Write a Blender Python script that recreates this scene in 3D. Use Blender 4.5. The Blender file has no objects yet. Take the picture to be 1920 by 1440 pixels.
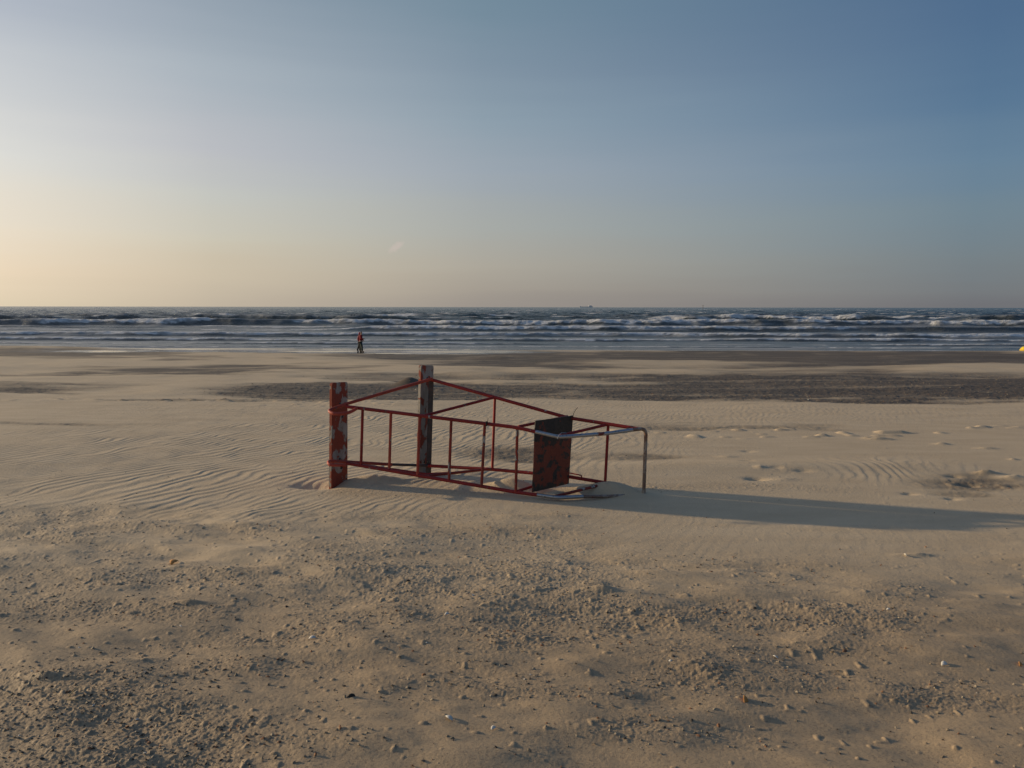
import bpy, bmesh, math, random
import numpy as np
from mathutils import Vector, Matrix

# ------------------------------------------------------------------ camera
sc = bpy.context.scene
C = sc.collection
F = 1450.0                      # focal length in photo pixels (1920 wide)
H = 1.70                        # eye height over the sand at the chair
TH = math.atan(144.5 / F)       # the camera looks slightly down
cam_d = bpy.data.cameras.new('camera')
cam_d.sensor_width = 36.0
cam_d.lens = 36.0 * F / 1920.0
cam_d.clip_start = 0.05
cam_d.clip_end = 40000
cam = bpy.data.objects.new('camera', cam_d)
C.objects.link(cam)
ROLL = math.radians(0.09)
cam.matrix_world = (Matrix.Translation((0, 0, H)) @ Matrix.Rotation(math.pi / 2 - TH, 4, 'X')
                    @ Matrix.Rotation(ROLL, 4, 'Z'))
sc.camera = cam

# ------------------------------------------------------------------ light
SUN_EL = math.radians(11.3)
SUN_BEAR = math.radians(-72.7)          # left of the view direction (+Y)
sdir = Vector((math.sin(SUN_BEAR) * math.cos(SUN_EL), math.cos(SUN_BEAR) * math.cos(SUN_EL), math.sin(SUN_EL)))
sun_d = bpy.data.lights.new('sun', 'SUN')
sun_d.energy = 4.3
sun_d.angle = math.radians(1.0)
sun_d.color = (1.0, 0.80, 0.52)
sun = bpy.data.objects.new('sun', sun_d)
sun.rotation_euler = sdir.to_track_quat('Z', 'Y').to_euler()
sun.location = (-30, 12, 20)
C.objects.link(sun)

world = bpy.data.worlds.new("World")
sc.world = world
world.use_nodes = True
wn, wl = world.node_tree.nodes, world.node_tree.links
for n in list(wn): wn.remove(n)

def N(t, nodes=None, **kw):
    n = (nodes or wn).new(t)
    for k, v in kw.items(): setattr(n, k, v)
    return n

SKY_STRENGTH = 0.075
out = N('ShaderNodeOutputWorld'); bg = N('ShaderNodeBackground')
sky = N('ShaderNodeTexSky', sky_type='NISHITA', sun_disc=False)
sky.sun_elevation = SUN_EL
sky.sun_rotation = SUN_BEAR
sky.altitude = 0; sky.air_density = 1.0; sky.dust_density = 2.5; sky.ozone_density = 1.5
# the evening sky's own colours, by elevation, at four bearings away from the sun; a share of the Nishita sky stays in
def lin(c): return tuple(((v / 255) / 12.92 if v <= 10 else ((v / 255 + .055) / 1.055) ** 2.4) for v in c)
wtc = N('ShaderNodeTexCoord')
nrm_ = N('ShaderNodeVectorMath', operation='NORMALIZE'); wl.new(wtc.outputs['Generated'], nrm_.inputs[0])
sp_ = N('ShaderNodeSeparateXYZ'); wl.new(nrm_.outputs[0], sp_.inputs[0])
el_ = N('ShaderNodeMath', operation='ARCSINE'); wl.new(sp_.outputs[2], el_.inputs[0])
hz_ = N('ShaderNodeMapping'); hz_.inputs['Scale'].default_value = (1.6, 1.6, 22); wl.new(nrm_.outputs[0], hz_.inputs[0])
hn_ = N('ShaderNodeTexNoise'); hn_.inputs['Scale'].default_value = 1.3; hn_.inputs['Detail'].default_value = 3; wl.new(hz_.outputs[0], hn_.inputs['Vector'])
hm_ = N('ShaderNodeMath', operation='MULTIPLY_ADD'); wl.new(hn_.outputs['Fac'], hm_.inputs[0]); hm_.inputs[1].default_value = math.radians(2.6); hm_.inputs[2].default_value = -math.radians(1.3)
ha_ = N('ShaderNodeMath', operation='ADD'); wl.new(hm_.outputs[0], ha_.inputs[0]); wl.new(el_.outputs[0], ha_.inputs[1])
eln = N('ShaderNodeMapRange'); wl.new(ha_.outputs[0], eln.inputs[0])
eln.inputs[1].default_value = 0; eln.inputs[2].default_value = math.radians(60)
flat_ = N('ShaderNodeCombineXYZ'); wl.new(sp_.outputs[0], flat_.inputs[0]); wl.new(sp_.outputs[1], flat_.inputs[1])
nf = N('ShaderNodeVectorMath', operation='NORMALIZE'); wl.new(flat_.outputs[0], nf.inputs[0])
dt = N('ShaderNodeVectorMath', operation='DOT_PRODUCT'); wl.new(nf.outputs[0], dt.inputs[0])
dt.inputs[1].default_value = (math.sin(SUN_BEAR), math.cos(SUN_BEAR), 0)
az_ = N('ShaderNodeMath', operation='ARCCOSINE'); wl.new(dt.outputs['Value'], az_.inputs[0])
cols_ = [
 (10, [(0, (255, 226, 178)), (4, (255, 232, 190)), (10, (255, 244, 222)), (16, (246, 240, 232)), (24, (214, 216, 222)), (60, (110, 132, 160))]),
 (37.8, [(0, (229, 212, 183)), (1.9, (240, 220, 192)), (4.8, (239, 226, 206)), (9.4, (226, 225, 219)), (13.7, (205, 208, 211)), (18.4, (180, 187, 199)), (27, (140, 152, 176)), (60, (78, 102, 138))]),
 (51.8, [(0, (194, 181, 162)), (2.5, (205, 192, 170)), (4.5, (205, 199, 182)), (7.5, (198, 199, 193)), (10.6, (189, 191, 196)), (15.2, (171, 181, 190)), (20.6, (146, 160, 174)), (60, (72, 98, 132))]),
 (70.5, [(0, (157, 149, 141)), (1.2, (166, 158, 147)), (3.2, (174, 168, 156)), (5.7, (169, 172, 168)), (9.6, (158, 168, 178)), (13, (144, 161, 174)), (16.4, (131, 149, 165)), (21.7, (113, 138, 155)), (60, (66, 94, 130))]),
 (103.2, [(0, (114, 115, 119)), (1.2, (119, 123, 126)), (2.7, (119, 130, 136)), (5.8, (114, 134, 147)), (9.2, (104, 131, 154)), (12.5, (90, 120, 149)), (18.4, (79, 108, 141)), (60, (58, 84, 124))])]
prev_ = None
for i_, (az0, stops) in enumerate(cols_):
    r_ = N('ShaderNodeValToRGB'); e_ = r_.color_ramp.elements; r_.color_ramp.interpolation = 'LINEAR'
    while len(e_) < len(stops): e_.new(.5)
    for k_, (dg_, c_) in enumerate(stops):
        e_[k_].position = dg_ / 60; e_[k_].color = (*lin(c_), 1)
    wl.new(eln.outputs[0], r_.inputs[0])
    if prev_ is None: prev_ = r_.outputs[0]
    else:
        mr = N('ShaderNodeMapRange'); wl.new(az_.outputs[0], mr.inputs[0])
        mr.inputs[1].default_value = math.radians(cols_[i_ - 1][0]); mr.inputs[2].default_value = math.radians(az0)
        mx = N('ShaderNodeMix', data_type='RGBA'); wl.new(mr.outputs[0], mx.inputs[0]); wl.new(prev_, mx.inputs[6]); wl.new(r_.outputs[0], mx.inputs[7])
        prev_ = mx.outputs[2]
# one faint wisp of cloud low over the sea
cd = Vector(((745 - 960) / F, math.cos(TH), 0)); 
wv = Vector((-215 / F, 1, 110 / F)).normalized()
tx_, tz_ = Vector((wv.y, -wv.x, 0)).normalized(), Vector((0, 0, 1))
def vdot(v):
    d_ = N('ShaderNodeVectorMath', operation='DOT_PRODUCT'); wl.new(nrm_.outputs[0], d_.inputs[0]); d_.inputs[1].default_value = v; return d_.outputs['Value']
def mth(op, a, b):
    x_ = N('ShaderNodeMath', operation=op)
    for k_, v_ in enumerate((a, b)):
        if isinstance(v_, (int, float)): x_.inputs[k_].default_value = v_
        else: wl.new(v_, x_.inputs[k_])
    return x_.outputs[0]
al_ = (tx_ * .80 + tz_ * .60); ac_ = (tx_ * -.60 + tz_ * .80)
nz = N('ShaderNodeTexNoise'); nz.inputs['Scale'].default_value = 160; nz.inputs['Detail'].default_value = 4; wl.new(nrm_.outputs[0], nz.inputs['Vector'])
wob = mth('MULTIPLY', mth('SUBTRACT', nz.outputs['Fac'], .5), 1.1)
ua = mth('ADD', mth('DIVIDE', mth('SUBTRACT', vdot(al_), wv.dot(al_)), .0105), wob)
ub = mth('ADD', mth('DIVIDE', mth('SUBTRACT', vdot(ac_), wv.dot(ac_)), .0042), wob)
rr = mth('ADD', mth('MULTIPLY', ua, ua), mth('MULTIPLY', ub, ub))
ws = N('ShaderNodeMapRange', interpolation_type='SMOOTHSTEP'); wl.new(rr, ws.inputs[0])
ws.inputs[1].default_value = 1.8; ws.inputs[2].default_value = 0; ws.inputs[3].default_value = 0; ws.inputs[4].default_value = .5
wm = N('ShaderNodeMix', data_type='RGBA'); wl.new(ws.outputs[0], wm.inputs[0]); wl.new(prev_, wm.inputs[6]); wm.inputs[7].default_value = (*lin((206, 190, 182)), 1)
sc_ = N('ShaderNodeVectorMath', operation='SCALE'); wl.new(wm.outputs[2], sc_.inputs[0]); sc_.inputs['Scale'].default_value = 1 / SKY_STRENGTH
fm = N('ShaderNodeMix', data_type='RGBA'); fm.inputs[0].default_value = .96
wl.new(sky.outputs[0], fm.inputs[6]); wl.new(sc_.outputs[0], fm.inputs[7])
wl.new(fm.outputs[2], bg.inputs[0])
bg.inputs[1].default_value = SKY_STRENGTH
wl.new(bg.outputs[0], out.inputs[0])

sc.view_settings.view_transform = 'Standard'
sc.view_settings.look = 'None'
sc.view_settings.exposure = 0.0
sc.view_settings.gamma = 1.0
sc.view_settings.use_curve_mapping = False
sc.render.engine = 'CYCLES'

# ------------------------------------------------------------------ helpers
rng = np.random.default_rng(7)
random.seed(7)

def ray(px, py):
    X, Y = (px - 960) / F, -(py - 720) / F
    c, s = math.cos(ROLL), math.sin(ROLL)
    X, Y = X * c - Y * s, X * s + Y * c
    return Vector((X, math.cos(TH) + Y * math.sin(TH), -math.sin(TH) + Y * math.cos(TH)))

def at(px, py, d):
    r = ray(px, py)
    return Vector((0, 0, H)) + r * (d / r.y)

_G = rng.random((256, 256)).astype(np.float32)
def vnoise(x, y, seed=0):
    """smooth value noise, 0..1"""
    x = np.asarray(x, dtype=np.float64) + seed * 17.37; y = np.asarray(y, dtype=np.float64) + seed * 31.91
    xi = np.floor(x).astype(np.int64); yi = np.floor(y).astype(np.int64)
    fx = (x - xi).astype(np.float32); fy = (y - yi).astype(np.float32)
    fx = fx * fx * fx * (fx * (fx * 6 - 15) + 10); fy = fy * fy * fy * (fy * (fy * 6 - 15) + 10)
    x0 = xi & 255; x1 = (xi + 1) & 255; y0 = yi & 255; y1 = (yi + 1) & 255
    a = _G[x0, y0]; b = _G[x1, y0]; c = _G[x0, y1]; d = _G[x1, y1]
    return a + (b - a) * fx + (c - a) * fy + (a - b - c + d) * fx * fy

def fbm(x, y, oct=4, seed=0, gain=0.5):
    s = 0; a = 1; t = 0
    ca, sa = math.cos(0.6), math.sin(0.6)
    for i in range(oct):
        s = s + a * vnoise(x, y, seed + i * 3); t += a
        a *= gain
        x, y = (x * ca - y * sa) * 2.03, (x * sa + y * ca) * 2.03
    return s / t

def ss(e0, e1, x):
    t = np.clip((x - e0) / (e1 - e0), 0, 1)
    return t * t * (3 - 2 * t)

def grid_object(name, X, Y, Z, attrs, mat, kind='structure'):
    r, c = X.shape
    me = bpy.data.meshes.new(name)
    n = r * c
    me.vertices.add(n)
    me.vertices.foreach_set('co', np.stack([X, Y, Z], -1).reshape(-1).astype(np.float32))
    idx = np.arange(n).reshape(r, c)
    q = np.stack([idx[:-1, :-1], idx[:-1, 1:], idx[1:, 1:], idx[1:, :-1]], -1).reshape(-1, 4)
    m = len(q)
    me.loops.add(m * 4); me.polygons.add(m)
    me.loops.foreach_set('vertex_index', q.reshape(-1).astype(np.int32))
    me.polygons.foreach_set('loop_start', (np.arange(m) * 4).astype(np.int32))
    me.polygons.foreach_set('loop_total', np.full(m, 4, np.int32))
    me.polygons.foreach_set('use_smooth', np.ones(m, bool))
    me.update(calc_edges=True)
    for k, v in attrs.items():
        a = me.attributes.new(k, 'FLOAT', 'POINT')
        a.data.foreach_set('value', v.reshape(-1).astype(np.float32))
    me.materials.append(mat)
    o = bpy.data.objects.new(name, me)
    C.objects.link(o)
    if kind: o['kind'] = kind
    return o

class Mat:
    """small node-tree builder"""
    def __init__(self, name):
        self.m = bpy.data.materials.new(name); self.m.use_nodes = True
        self.n, self.l = self.m.node_tree.nodes, self.m.node_tree.links
        self.b = self.n['Principled BSDF']
        self.tc = self.n.new('ShaderNodeTexCoord')
    def put(self, sock, v):
        if hasattr(v, 'is_linked') or hasattr(v, 'links'): self.l.new(v, sock)
        else:
            if isinstance(v, tuple) and len(v) == 3: v = (*v, 1)
            sock.default_value = v
    def noise(self, scale, detail=4, rough=0.55, vec=None, dist=0.0, stretch=None):
        t = self.n.new('ShaderNodeTexNoise')
        t.inputs['Scale'].default_value = scale; t.inputs['Detail'].default_value = detail
        t.inputs['Roughness'].default_value = rough; t.inputs['Distortion'].default_value = dist
        v = vec or self.tc.outputs['Object']
        if stretch:
            mp = self.n.new('ShaderNodeMapping'); mp.inputs['Scale'].default_value = stretch
            self.l.new(v, mp.inputs[0]); v = mp.outputs[0]
        self.l.new(v, t.inputs['Vector'])
        return t.outputs['Fac']
    def ramp(self, fac, stops):
        r = self.n.new('ShaderNodeValToRGB')
        e = r.color_ramp.elements
        while len(e) < len(stops): e.new(0.5)
        for i, (p, c) in enumerate(stops):
            e[i].position = p; e[i].color = (*c, 1) if isinstance(c, tuple) else (c, c, c, 1)
        self.l.new(fac, r.inputs[0]); return r.outputs[0]
    def mix(self, fac, a, b, mode='MIX'):
        x = self.n.new('ShaderNodeMix'); x.data_type = 'RGBA'; x.blend_type = mode
        self.put(x.inputs[0], fac); self.put(x.inputs[6], a); self.put(x.inputs[7], b)
        return x.outputs[2]
    def math(self, op, a, b=0.0, clamp=False):
        x = self.n.new('ShaderNodeMath'); x.operation = op; x.use_clamp = clamp
        self.put(x.inputs[0], a); self.put(x.inputs[1], b); return x.outputs[0]
    def attr(self, name):
        a = self.n.new('ShaderNodeAttribute'); a.attribute_name = name; return a.outputs['Fac']
    def bump(self, h, strength, dist, normal=None):
        b = self.n.new('ShaderNodeBump'); self.put(b.inputs['Strength'], strength)
        b.inputs['Distance'].default_value = dist; self.l.new(h, b.inputs['Height'])
        if normal: self.l.new(normal, b.inputs['Normal'])
        return b.outputs[0]
    def done(self, color=None, rough=None, metal=None, normal=None, spec=None):
        for k, v in (('Base Color', color), ('Roughness', rough), ('Metallic', metal), ('Normal', normal), ('Specular IOR Level', spec)):
            if v is not None: self.put(self.b.inputs[k], v)
        return self.m

# ------------------------------------------------------------------ terrain
SEA_Z = -2.40
def base_z(y):
    """beach profile: level around the chair, then an even slope down to the water"""
    y = np.asarray(y, float)
    t = (y - 10.0)
    s = 0.5 * (t + np.sqrt(t * t + 16.0)) - 0.5 * (-10 + math.sqrt(116.0))
    z = -0.0385 * s
    z = np.where(y > 66, -2.145 - .028 * (y - 66), z)
    return z

def chart(X, Y):
    """bearing / depression chart of the beach, drawn from the photograph's standpoint (world-locked)"""
    z = base_z(Y) - H
    yy = np.maximum(Y, 0.6)
    dz = z; c, s = math.cos(TH), math.sin(TH)
    depth = yy * c - dz * s
    up = yy * s + dz * c
    return 960 + F * X / depth, 720 - F * up / depth

def blob(u, v, cx, cy, rx, ry, soft=0.35):
    r = np.sqrt(((u - cx) / rx) ** 2 + ((v - cy) / ry) ** 2)
    return 1 - ss(1 - soft, 1 + soft, r)

# chair anchor points used by the drifts around it
def terrain_z(X, Y, detail=True):
    u, v = chart(X, Y)
    z = base_z(Y)
    far = ss(8, 40, Y)
    # ragged, wind-stretched warp of the chart
    wx = (fbm(X * 0.35, Y * 0.5, 4, 3) - 0.5)
    wy = (fbm(X * 0.5 / (1 + 0.03 * Y), Y * 1.1 / (1 + 0.02 * Y), 4, 11) - 0.5)
    depthpx = np.clip(v - 576, 20, 900)
    uu = u + wx * 220
    vv = v + wy * 0.16 * depthpx
    damp = np.zeros_like(X)
    for (cx, cy, rx, ry, s, so) in [
        (1500, 672, 740, 16, 1.0, .3), (1560, 726, 560, 25, 1.0, .2), (1560, 700, 420, 8, .55, .5), (1200, 738, 300, 9, .8, .4), (760, 733, 330, 14, 1.0, .3),
        (430, 692, 230, 7, 1.0, .5), (40, 661, 300, 7, .9, .4), (1000, 683, 170, 12, 1.0, .4), (560, 668, 60, 2, .6, .5),
        (1300, 703, 330, 6, .8, .5), (60, 728, 170, 7, .7, .5), (90, 700, 200, 3, .6, .5), (860, 667, 280, 7, .95, .4), (240, 671, 160, 3, .6, .5),
        (860, 706, 260, 3, .6, .5), (768, 714, 30, 7, 1, .3), (1700, 700, 250, 6, .7, .5), (330, 752, 160, 4, .5, .5), (560, 748, 120, 3, .5, .5),
        (70, 796, 170, 5, .35, .6), (1330, 800, 180, 4, .35, .5), (1220, 858, 90, 11, .45, .5),
        (980, 860, 120, 12, .55, .5), (1860, 896, 110, 8, .5, .5), (1835, 910, 60, 5, .35, .5)]:
        damp = np.maximum(damp, s * blob(uu, vv, cx, cy, rx, ry, so))
    light = np.zeros_like(X)
    for (cx, cy, rx, ry, s, so) in [(1840, 690, 160, 10, 1, .4), (1260, 681, 200, 7, .9, .5), (1150, 697, 240, 4, .9, .5),
                                   (1060, 716, 190, 3, .8, .5), (900, 703, 60, 4, .6, .5)]:
        light = np.maximum(light, s * blob(u + wx * 80, v + wy * .08 * depthpx, cx, cy, rx, ry, so))
    damp = damp * (1 - light)
    tex = fbm(X * 1.7 / (1 + .04 * Y), Y * 4 / (1 + .05 * Y), 4, 21)
    damp = np.clip(damp * (1.1 + 1.3 * (tex - 0.45)), 0, 1)
    # foreground: rough crusted sand
    crust = ss(965, 1050, v + wx * 120 + wy * 120 - (u - 960) * 0.04)
    brown = ss(950, 1250, v + wy * 160)
    patch = fbm(X * 0.55 + 3, Y * 1.3 + 5, 4, 33)
    patch2 = fbm(X * 1.3, Y * 3.2, 3, 37)
    leftness = ss(1900, 500, u)
    rough = crust * np.clip(-0.08 + 0.74 * leftness + 3.0 * (patch - 0.5) + 1.8 * (patch2 - .5), 0.0, 1.0)
    shellband = np.maximum(blob(uu, vv, 1400, 918, 230, 9, .5), blob(uu, vv, 900, 912, 330, 16, .5))
    rough = np.maximum(rough, damp * 0.8)
    rough = np.maximum(rough, shellband * .55)
    # undulations
    z = z + (fbm(X * 0.08, Y * 0.12, 3, 41) - .5) * 0.22 * ss(9, 26, Y) * ss(75, 60, Y)
    z = z + (fbm(X * 0.5 / (1 + .02 * Y), Y * 0.8 / (1 + .02 * Y), 3, 43) - .5) * 0.10 * ss(9.5, 20, Y) * ss(70, 50, Y)
    z = z + light * 0.05
    z = z - damp * 0.02
    ridge = fbm((X * 0.85 - Y * 0.25) * 1.0, (Y + 0.25 * X) * 1.5, 3, 47)
    z = z + crust * ((ridge - .5) * 0.09)
    z = z + crust * (fbm((X - .3 * Y) * 2.0, (Y + .3 * X) * 5.4, 3, 51) - .5) * 0.042
    # wind ripples, crests running away from the viewer
    rip = (blob(u, v, 330, 862, 560, 92, .5) + .6 * blob(u, v, 800, 830, 420, 66, .5) + .5 * blob(u, v, 1640, 878, 170, 22, .5)
           + .35 * blob(u, v, 1000, 770, 900, 24, .5) + .35 * blob(u, v, 150, 735, 400, 30, .5) + .3 * blob(u, v, 1200, 700, 300, 14, .5)
           + .45 * blob(u, v, 480, 960, 460, 22, .6) + .14 * blob(u, v, 1500, 1010, 500, 60, .6))
    rip = np.clip(rip, 0, 1) * (1 - np.clip(rough * 1.4, 0, 1)) * (.25 + .75 * ss(.34, .5, fbm(X * .45, Y * .7, 3, 57) + .16))
    ca, sa = 0.90, -0.435
    wl_ = 0.115 * (1 + ss(9, 20, Y) * 0.9)
    w1 = fbm(X * 2.0, Y * 1.4, 3, 61, .5) * 2.9 + fbm(X * .5, Y * .5, 2, 63) * 5
    ph = (X * ca + Y * sa) / 0.118 + w1
    fr = ph - np.floor(ph)
    prof = np.where(fr < 0.68, fr / 0.68, (1 - fr) / 0.32)
    prof = prof * prof * (3 - 2 * prof)
    breakup = ss(.25, .55, fbm(X * 3.3, Y * 1.6, 2, 67))
    z = z + rip * prof * 0.0068 * (.42 + .58 * breakup) * ss(30, 12, Y)
    # drifts and scours around the toppled chair
    def hump(cx, cy, sx, sy, a, rot=0.0):
        c_, s_ = math.cos(rot), math.sin(rot)
        dx, dy = X - cx, Y - cy
        a_ = (dx * c_ + dy * s_) / sx; b_ = (-dx * s_ + dy * c_) / sy
        return a * np.exp(-(a_ * a_ + b_ * b_))
    z = z + hump(0.0, 7.24, .24, .11, .10, -.25)             # lit drift caught behind the rungs
    z = z + hump(0.93, 7.12, .27, .13, .10, -.3)             # shaded drift at the armrests
    z = z + hump(-1.36, 7.52, .30, .10, .07, .1) + hump(-.62, 7.92, .3, .10, .04)                   # banked on the near skid board
    z = z - hump(-1.92, 7.36, .20, .10, .06, -.1)
    z = z - hump(-.80, 7.85, .25, .12, .04) - hump(.55, 6.95, .3, .14, .02)
    z = z + hump(-1.1, 12.2, 0.001, .001, 0)
    z = z + hump(2.6, 8.3, 2.2, .35, .045, .03) + hump(2.4, 6.35, 2.0, .4, -.03, -.1)
    # small dark mound beyond the chair
    m = at(768, 717, 21.2)
    z = z + hump(m.x - .02, 21.4, .40, .5, .25)
    m = at(935, 672, 48)
    z = z + hump(m.x, 48, 1.3, 1.6, .16)
    # mounds and footprints on the right
    for (px, py, sx, sy, a) in [(1418, 898, .10, .06, -.045), (1402, 868, .08, .05, -.02), (1402, 846, .07, .06, -.022), (1455, 882, .07, .05, -.018),
                                (1505, 886, .09, .05, -.02), (1425, 882, .05, .05, .02), (1470, 900, .10, .06, .02), (1815, 908, .10, .06, -.04),
                                (1790, 893, .08, .05, -.03), (1850, 888, .10, .05, .05), (1905, 896, .12, .06, .045), (1704, 926, .07, .04, -.02),
                                (1785, 935, .06, .04, -.02), (1365, 857, .10, .06, .02), (1118, 1110, .13, .05, .03), (1150, 1112, .2, .06, .02),
                                (330, 1060, .07, .02, .016), (1650, 824, .16, .05, .04), (1625, 822, .06, .04, .03), (1765, 833, .1, .05, .03),
                                (1850, 841, .12, .05, .03), (1340, 802, .1, .05, .03), (1900, 862, .05, .04, .02),
                                (355, 1128, .10, .03, .03), (80, 1285, .09, .03, .022), (260, 1240, .16, .05, .03), (455, 1210, .12, .03, .02),
                                (1715, 1042, .12, .03, .022), (1400, 1070, .12, .04, .02)]:
        r = ray(px, py); d = H * r.y / -r.z
        for _ in range(6):
            d = (H - float(base_z(d))) * r.y / -r.z
        z = z + hump(r.x / r.y * d, d, sx, sy, a * .75) * (.5 + fbm(X * 7, Y * 9, 2, 97))
    # clods and grit of the crust
    if detail:
        xs, ys = X + 0.02 * vnoise(X * 9, Y * 9, 71), Y
        fs = 1 / (1 + .05 * np.maximum(Y - 5, 0))
        n1 = vnoise(xs * 33 * fs, ys * 55 * fs, 73); n2 = vnoise(xs * 70 * fs, ys * 105 * fs, 79); n3 = vnoise(xs * 120, ys * 160, 83)
        big = vnoise(xs * 5.2, ys * 9, 87)
        cl = np.clip(n1 - .64, 0, 1) * .013 + np.clip(n2 - .5, 0, 1) * .0062 + (n3 - .5) * .0042 * ss(9, 4, Y) + np.clip(big - .89, 0, 1) * .08 + np.clip(vnoise(xs * 13, ys * 21, 89) - .88, 0, 1) * .09
        z = z + cl * rough * (.35 + .75 * patch2) * (1 + .8 * far) * (1 - blob(u, v, 768, 712, 60, 12, .3))
        fq = 1 / (1 + .045 * np.maximum(Y - 6, 0))
        cr = np.clip(vnoise(X * 9 * fq, Y * 13 * fq, 101) - .45, 0, 1) * .06 + np.clip(vnoise(X * 22 * fq, Y * 26 * fq, 103) - .5, 0, 1) * .035
        z = z + cr * damp * (1 - blob(u, v, 768, 712, 60, 12, .3)) * (.55 - .25 * far) * (1 - .7 * ss(24, 40, Y))
        # sparse grains and scraps on the otherwise smooth sand
        sp = vnoise(xs * 22, ys * 30, 91)
        z = z + np.clip(sp - .90, 0, 1) * .075 * (1 - rip * .8) * (.35 + .65 * crust) * ss(40, 10, Y)
        # wrack lines
        wr = np.maximum(blob(u, vv, 1520, 808 + 0 * u, 420, 6, .6), .8 * blob(u, vv, 400, 752, 420, 5, .6))
        z = z + wr * np.clip(vnoise(X * 5, Y * 7, 93) - .58, 0, 1) * .10
    z = z + (Y > 70) * ss(330, 60, u) * .19 * ss(70, 76, Y)
    edge = 72.2 + 3.6 * ss(1050, 800, u) + wx * 2.5
    z = np.where(Y < edge, np.maximum(z, SEA_Z + .03 + .03 * ss(0, 5, edge - Y)), z)
    wet = np.maximum(ss(.10, .03, z - SEA_Z + (wx * .05)), blob(u + wx * 300, v + wx * 5, 560, 660.5, 420, 6.6, .3) * (z - SEA_Z < .4))
    streak = fbm(X * .10, Y * .45, 3, 95)
    return z, damp, rough, wet, brown

rows = [-40, -25, -15, -9, -5, -3, -1.5, -.5, .3, .9, 1.4]
y = 1.7
while y < 96:
    rows.append(y); y += 0.0042 * (y / 2.5) ** 1.50 + 0.0003
rows = np.array(rows)
NC = 1700
t = np.linspace(-1, 1, NC)
outer = np.array([1.04, 1.12, 1.3, 1.7, 2.5, 4, 8])
t = np.concatenate([-outer[::-1], t, outer])
halfw = 0.80 * np.maximum(rows, 2.0) + 0.9
X = t[None, :] * halfw[:, None]
ext = np.abs(t) > 1
X[:, ext] = np.sign(t[ext]) * (halfw[:, None] + (np.abs(t[ext]) - 1) ** 1.5 * 30)
Y = np.repeat(rows[:, None], len(t), 1)
Z, damp, rough_a, wet, streak = terrain_z(X, Y)

m = Mat('sand')
dampA, wetA, roughA = m.attr('damp'), m.attr('wet'), m.attr('rough')
g1 = m.noise(260, 3, .7); g2 = m.noise(2.1, 5, .6, stretch=(.6, 1.6, 1)); g3 = m.noise(900, 2, .6); g4 = m.noise(38, 4, .65)
dry = m.mix(m.ramp(g2, [(.3, 0.0), (.7, 1.0)]), (.53, .395, .245), (.62, .475, .305))
dry = m.mix(m.math('MULTIPLY', m.attr('brown'), .85), dry, (.40, .285, .17))
dry = m.mix(m.math('MULTIPLY', m.ramp(g4, [(.45, 0.0), (.75, 1.0)]), m.math('MULTIPLY', roughA, .55)), dry, (.22, .165, .11))
dk = m.mix(m.ramp(g4, [(.35, 0.0), (.7, 1.0)]), (.060, .042, .026), (.110, .078, .048))
sp1 = m.noise(9, 5, .75, stretch=(.5, 1, 1)); sp2 = m.noise(1.0, 5, .65, stretch=(.14, 1.5, 1))
dk = m.mix(m.ramp(sp1, [(.60, 0.0), (.70, .6)]), dk, (.30, .225, .14))
dk = m.mix(m.ramp(sp1, [(.34, .8), (.44, 0.0)]), dk, (.035, .027, .02))
dmp = m.math('MULTIPLY', dampA, m.ramp(sp2, [(.34, .62), (.48, 1.0)]))
g5 = m.noise(120, 4, .7, stretch=(.7, 1, 1))
dry = m.mix(m.math('MULTIPLY', m.ramp(g5, [(.52, 0.0), (.66, .75)]), m.math('MULTIPLY', m.attr('brown'), .8)), dry, (.15, .105, .068))
col = m.mix(dmp, dry, dk)
col = m.mix(m.ramp(g1, [(.62, 0.0), (.78, .55)]), col, (.11, .085, .065))
col = m.mix(m.math('MULTIPLY', m.ramp(g1, [(.22, 1.0), (.36, 0.0)]), .5), col, (.52, .45, .36))
col = m.mix(m.math('MULTIPLY', roughA, .34), col, m.mix(.5, col, (.16, .11, .07)))
col = m.mix(m.math('MULTIPLY', wetA, .75), col, (.07, .058, .045))
rg = m.mix(wetA, (.72, .72, .72), (.06, .06, .06))
bp = m.bump(g1, m.math('MULTIPLY', m.math('SUBTRACT', 1.0, wetA), .5), .0035)
bp = m.bump(g4, m.math('MULTIPLY', m.math('SUBTRACT', 1.0, wetA), .45), .008, bp)
SAND = m.done(col, rg, 0.0, bp, .38)
grid_object('beach', X, Y, Z, {'damp': damp, 'rough': rough_a, 'wet': wet, 'brown': streak}, SAND)
del X, Y, Z

def ground(x, y_):
    z, *_ = terrain_z(np.array([[x]], float), np.array([[y_]], float), True)
    return float(z[0, 0])

# ------------------------------------------------------------------ sea
srows = []
y = 64.0
while y < 16000:
    srows.append(y)
    y += 0.22 if y < 110 else (0.22 + (y - 110) * 0.0042 if y < 260 else 0.85 * (y / 260) ** 1.75)
srows = np.array(srows)
t = np.linspace(-1, 1, 900)
t = np.concatenate([-outer[::-1], t, outer])
halfw = 0.80 * srows + 6
X = t[None, :] * halfw[:, None]
ext = np.abs(t) > 1
X[:, ext] = np.sign(t[ext]) * (halfw[:, None] * (np.abs(t[ext])))
Y = np.repeat(srows[:, None], len(t), 1)

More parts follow.
